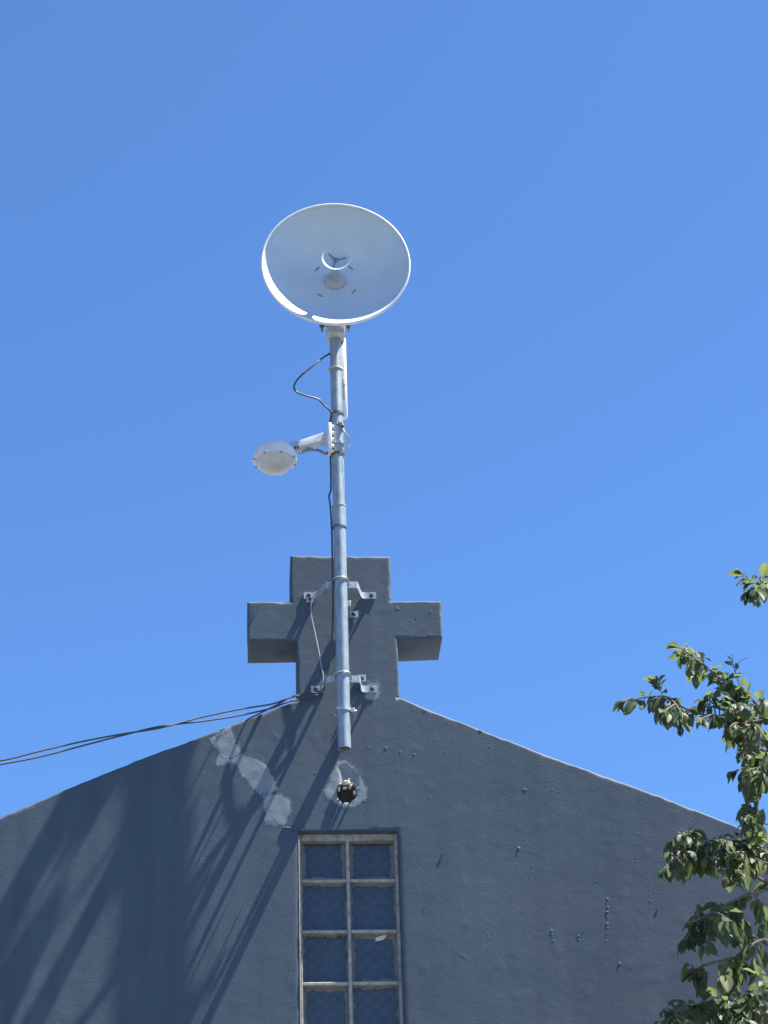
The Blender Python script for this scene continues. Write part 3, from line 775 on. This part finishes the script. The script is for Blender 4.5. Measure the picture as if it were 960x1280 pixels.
cable('roof_cable', [P(396, 866, -.03), P(381, 867, -.035), P(363, 871.5, -.035), P(348, 880, -.03), P(330, 889, -.022), P(312, 898, -.012), P(306, 902, .02), P(300, 903, .12)], .0031, 'black', 'short black cable from the cross over the left roof edge')

# ------------------------------------------------------------------ tree at the right
tree = empty('leafy_tree', (2.25, -1.25, 0))
tag(tree, 'leafy green tree reaching in from the right in front of the grey wall', 'tree')
rt = random.Random(5)
def leaf_geo(L, Wd, fold, curl, wave, nr=6):
    vs_ = []; fs = []
    for i in range(nr+1):
        t = i/nr; w = Wd/2*(math.sin(math.pi*min(1, t*0.97+.02))**0.8)*(1+.18*(.5-t))
        if i == nr: w = 0.0006
        y = L*t; z = -curl*L*t*t
        for k, s in enumerate((-1, -.5, 0, .5, 1)):
            zz = z+fold*abs(s)*w+(wave*L*math.sin(t*9+s*2) if abs(s) == 1 else 0)
            vs_.append((s*w, y, zz))
    for i in range(nr):
        for k in range(4): fs.append((i*5+k, i*5+k+1, (i+1)*5+k+1, (i+1)*5+k))
    return vs_, fs
LV = []
for k in range(6):
    vs_, fs = leaf_geo(.056*(.8+.08*k), .033*(1+.07*(k % 3)), .25+.1*(k % 3), .12+.10*(k % 4), .015)
    me = bpy.data.meshes.new('leaf'); me.from_pydata(vs_, [], fs); me.materials.append(MAT['leaf'])
    me.polygons.foreach_set('use_smooth', [True]*len(fs)); LV.append((me, vs_, fs))
leaves = []          # (matrix, variant)
wood = MB()
def put_leaf(p, tdir, size=1.0, droop=.55):
    d_ = Vector((rt.gauss(0, .55), rt.gauss(0, .55), rt.gauss(-.1, .35)))+tdir*.9
    d_ = d_.normalized()+Vector((0, 0, -droop*(.4+1.1*rt.random()))); d_.normalize()
    nn = Vector((rt.gauss(0, .45), rt.gauss(0, .45), 1)); nn = (nn-d_*nn.dot(d_)).normalized()
    x = d_.cross(nn)
    s = size*(.45+.60*rt.random()**1.3)
    pet = p+d_*.010
    M_ = Matrix((x*s, d_*s, nn*s)).transposed().to_4x4(); M_.translation = pet
    leaves.append((M_, rt.randrange(len(LV))))
    wood.tube([p, pet+d_*.004], .0010, 4, False)
def leafy(path, n, t0=.1, size=1.0, droop=.55, r0=.004, r1=.0014):
    n = int(n*1.3+.5)
    sp = spline(path, 6); m = len(sp)
    wood.tube(sp, [r0+(r1-r0)*i/(m-1) for i in range(m)], 6)
    for k in range(n):
        t = t0+(1-t0)*(k+rt.random()*.7)/n; f = min(t, .999)*(m-1); i = int(f)
        p = sp[i].lerp(sp[i+1], f-i); put_leaf(p, (sp[i+1]-sp[i]).normalized(), size, droop)
    # a rosette of young leaves at the tip
    for k in range(3): put_leaf(sp[-1], (sp[-1]-sp[-2]).normalized()*1.6, size*.75, droop*.4)
    return sp
YT = -1.05
def B(px, py, dy=0.0): return P(px, py, YT+dy)
def mass(cx, cy, rx, ry, twigs, per, origin_path, size=1.0, dd=.22, droop=.6):
    for k in range(int(twigs*1.2+.5)):
        w = rt.random()*6.283; q = math.sqrt(rt.random())
        e = (cx+rx*q*math.cos(w), cy+ry*q*math.sin(w)); dy = rt.uniform(-dd, dd)
        E_ = B(e[0], e[1], dy)
        o_ = min(origin_path, key=lambda s_: (s_-E_).length+rt.random()*.12)
        mid_ = o_.lerp(E_, .5)+Vector((rt.gauss(0, .01), rt.gauss(0, .01), .018))
        leafy([o_, mid_, E_], per, .25, size, droop, .003, .0012)
# limbs (trunk outside the frame)
trunk = MB()
tk = spline([(2.25, -1.25, -.1), (2.22, -1.22, 1.2), (2.28, -1.2, 2.4), (2.2, -1.15, 3.3)], 8)
trunk.tube(tk, [.085-.035*i/(len(tk)-1) for i in range(len(tk))], 12)
limb_ends = [(1.55, -1.05, 3.75), (1.45, -1.05, 4.0), (1.6, -1.1, 4.7), (2.6, -1.4, 4.4), (2.1, -1.0, 4.9), (2.7, -1.0, 4.1)]
limbs = []
for e in limb_ends:
    s0 = Vector((2.2, -1.15, 3.25)); e = Vector(e)
    sp = spline([s0, s0.lerp(e, .5)+Vector((.05, .02, .1)), e], 8); limbs.append(sp)
    trunk.tube(sp, [.042-.028*i/(len(sp)-1) for i in range(len(sp))], 8)
trunk.build('trunk', 'bark', tree, smooth=60)
L1, L2, L3 = Vector(limb_ends[1]), Vector(limb_ends[0]), Vector(limb_ends[2])
up_br = leafy([L1, B(985, 935), B(958, 897), B(932, 866), B(900, 848), B(874, 826), B(852, 811)], 28, .35, 1.0, .5, .008, .0018)
left_br = leafy([B(958, 900), B(925, 903), B(895, 897), B(864, 889), B(840, 876), B(829, 870), B(806, 872), B(783, 875)], 32, .22, 1.1, .8, .005, .0014)
leafy([B(829, 870), B(826, 864), B(822, 856)], 6, .3, 1.0, -.35, .002, .001)
mass(840, 890, 14, 8, 3, 5, left_br, 1.15, droop=.9)
leafy([B(925, 858), B(919, 840), B(916, 828)], 3, .2, .6, .1, .002, .001)
wood.tube(spline([B(918, 834), B(926, 826), B(935, 822)], 4), .001, 5)
leafy([L3, B(1000, 772), B(970, 742), B(943, 728), B(930, 718)], 16, .45, .9, .6, .006, .0015)
mass(862, 903, 16, 12, 2, 5, left_br, 1.0)
mass(915, 885, 46, 28, 15, 7, up_br+left_br, .95)
low_br = leafy([L1, B(990, 985), B(962, 965), B(945, 935), B(932, 908)], 12, .3, .95, .6, .007, .002)
mass(935, 930, 30, 42, 15, 6, low_br, .95)
mass(945, 965, 18, 22, 6, 6, low_br, 1.05)
mass(945, 736, 18, 14, 6, 5, [B(970, 742), B(955, 735)], .9)
mass(868, 838, 14, 14, 3, 5, up_br, 1.0)
mass(857, 822, 7, 9, 2, 5, up_br[-6:], .9)
st = leafy([B(975, 1090), B(952, 1060), B(946, 1036), B(948, 997)], 8, .4, 1.05, .5, .005, .0015)
mass(943, 1025, 16, 28, 4, 5, st, 1.05)
r1 = leafy([L1+Vector((.05, 0, -.05)), B(990, 1095), B(958, 1102), B(925, 1080), B(885, 1066), B(848, 1054)], 14, .3, 1.05, .8, .008, .002)
mass(885, 1060, 50, 24, 14, 6, r1, 1.1, droop=.9)
mass(850, 1085, 18, 24, 3, 5, r1, 1.05, droop=.9)
mass(928, 1072, 34, 32, 12, 6, r1, 1.1, droop=.7)
r2 = leafy([B(975, 1108), B(935, 1118), B(900, 1135), B(868, 1152)], 10, .3, 1.1, .8, .006, .002)
mass(880, 1160, 38, 26, 7, 6, r2, 1.15, droop=.9)
mass(940, 1165, 26, 26, 5, 5, r2, 1.1, droop=.7)
r3 = leafy([L2, B(990, 1190), B(955, 1175), B(920, 1195), B(885, 1205), B(868, 1212)], 8, .4, 1.15, .8, .007, .002)
mass(905, 1215, 50, 16, 5, 5, r3, 1.1, droop=.9)
r4 = leafy([L2, B(1000, 1275), B(960, 1268), B(910, 1262), B(860, 1262), B(828, 1276)], 14, .3, 1.15, .7, .008, .002)
mass(905, 1268, 70, 22, 20, 6, r4, 1.15, droop=.6)
mass(945, 1235, 20, 18, 3, 5, r4, 1.1)
n_view = len(leaves)
# crown beyond the frame
for sp in limbs[3:]+limbs[:3]:
    for k in range(26):
        o_ = sp[rt.randrange(8, len(sp))]; e = o_+Vector((rt.gauss(.1, .3), rt.gauss(0, .3), rt.gauss(.05, .28)))
        if e.x < 1.26: e.x = 1.26+rt.random()*.4
        leafy([o_, o_.lerp(e, .5)+Vector((0, 0, .04)), e], 8, .25, 1.05, .6, .004, .0012)
wood.build('branch', 'bark', tree, smooth=60)
def pix(p):
    v = p-CAM; d_ = v.dot(FW); return 480+FPX*v.dot(RT)/d_, 640-FPX*v.dot(UP)/d_
base = world_loc(tree); parts = []; rest = []
def vis(Mx):
    x, y = pix(Mx.translation); return -20 < x < 975 and -20 < y < 1300
inv = [l for l in leaves if vis(l[0])]; outv = [l for l in leaves if not vis(l[0])]
inv.sort(key=lambda l: (l[0].translation-CAM).length/l[0].to_scale().x)
parts = inv[:300]; rest = inv[300:]+outv
for Mx, k in parts:
    o = bpy.data.objects.new('leaf', LV[k][0]); COL.objects.link(o); o.parent = tree
    o.matrix_local = Matrix.Translation(-base) @ Mx
fo = MB()
for Mx, k in rest: fo.add([Mx @ Vector(v) for v in LV[k][1]], LV[k][2])
f_ = bpy.data.meshes.new('foliage'); f_.from_pydata([tuple(Vector(v)-base) for v in fo.v], [], fo.f); f_.materials.append(MAT['leaf'])
f_.polygons.foreach_set('use_smooth', [True]*len(f_.polygons))
fob = bpy.data.objects.new('foliage', f_); COL.objects.link(fob); fob.parent = tree; fob['kind'] = 'stuff'
print('leaves in view', len(inv), 'all', len(leaves))
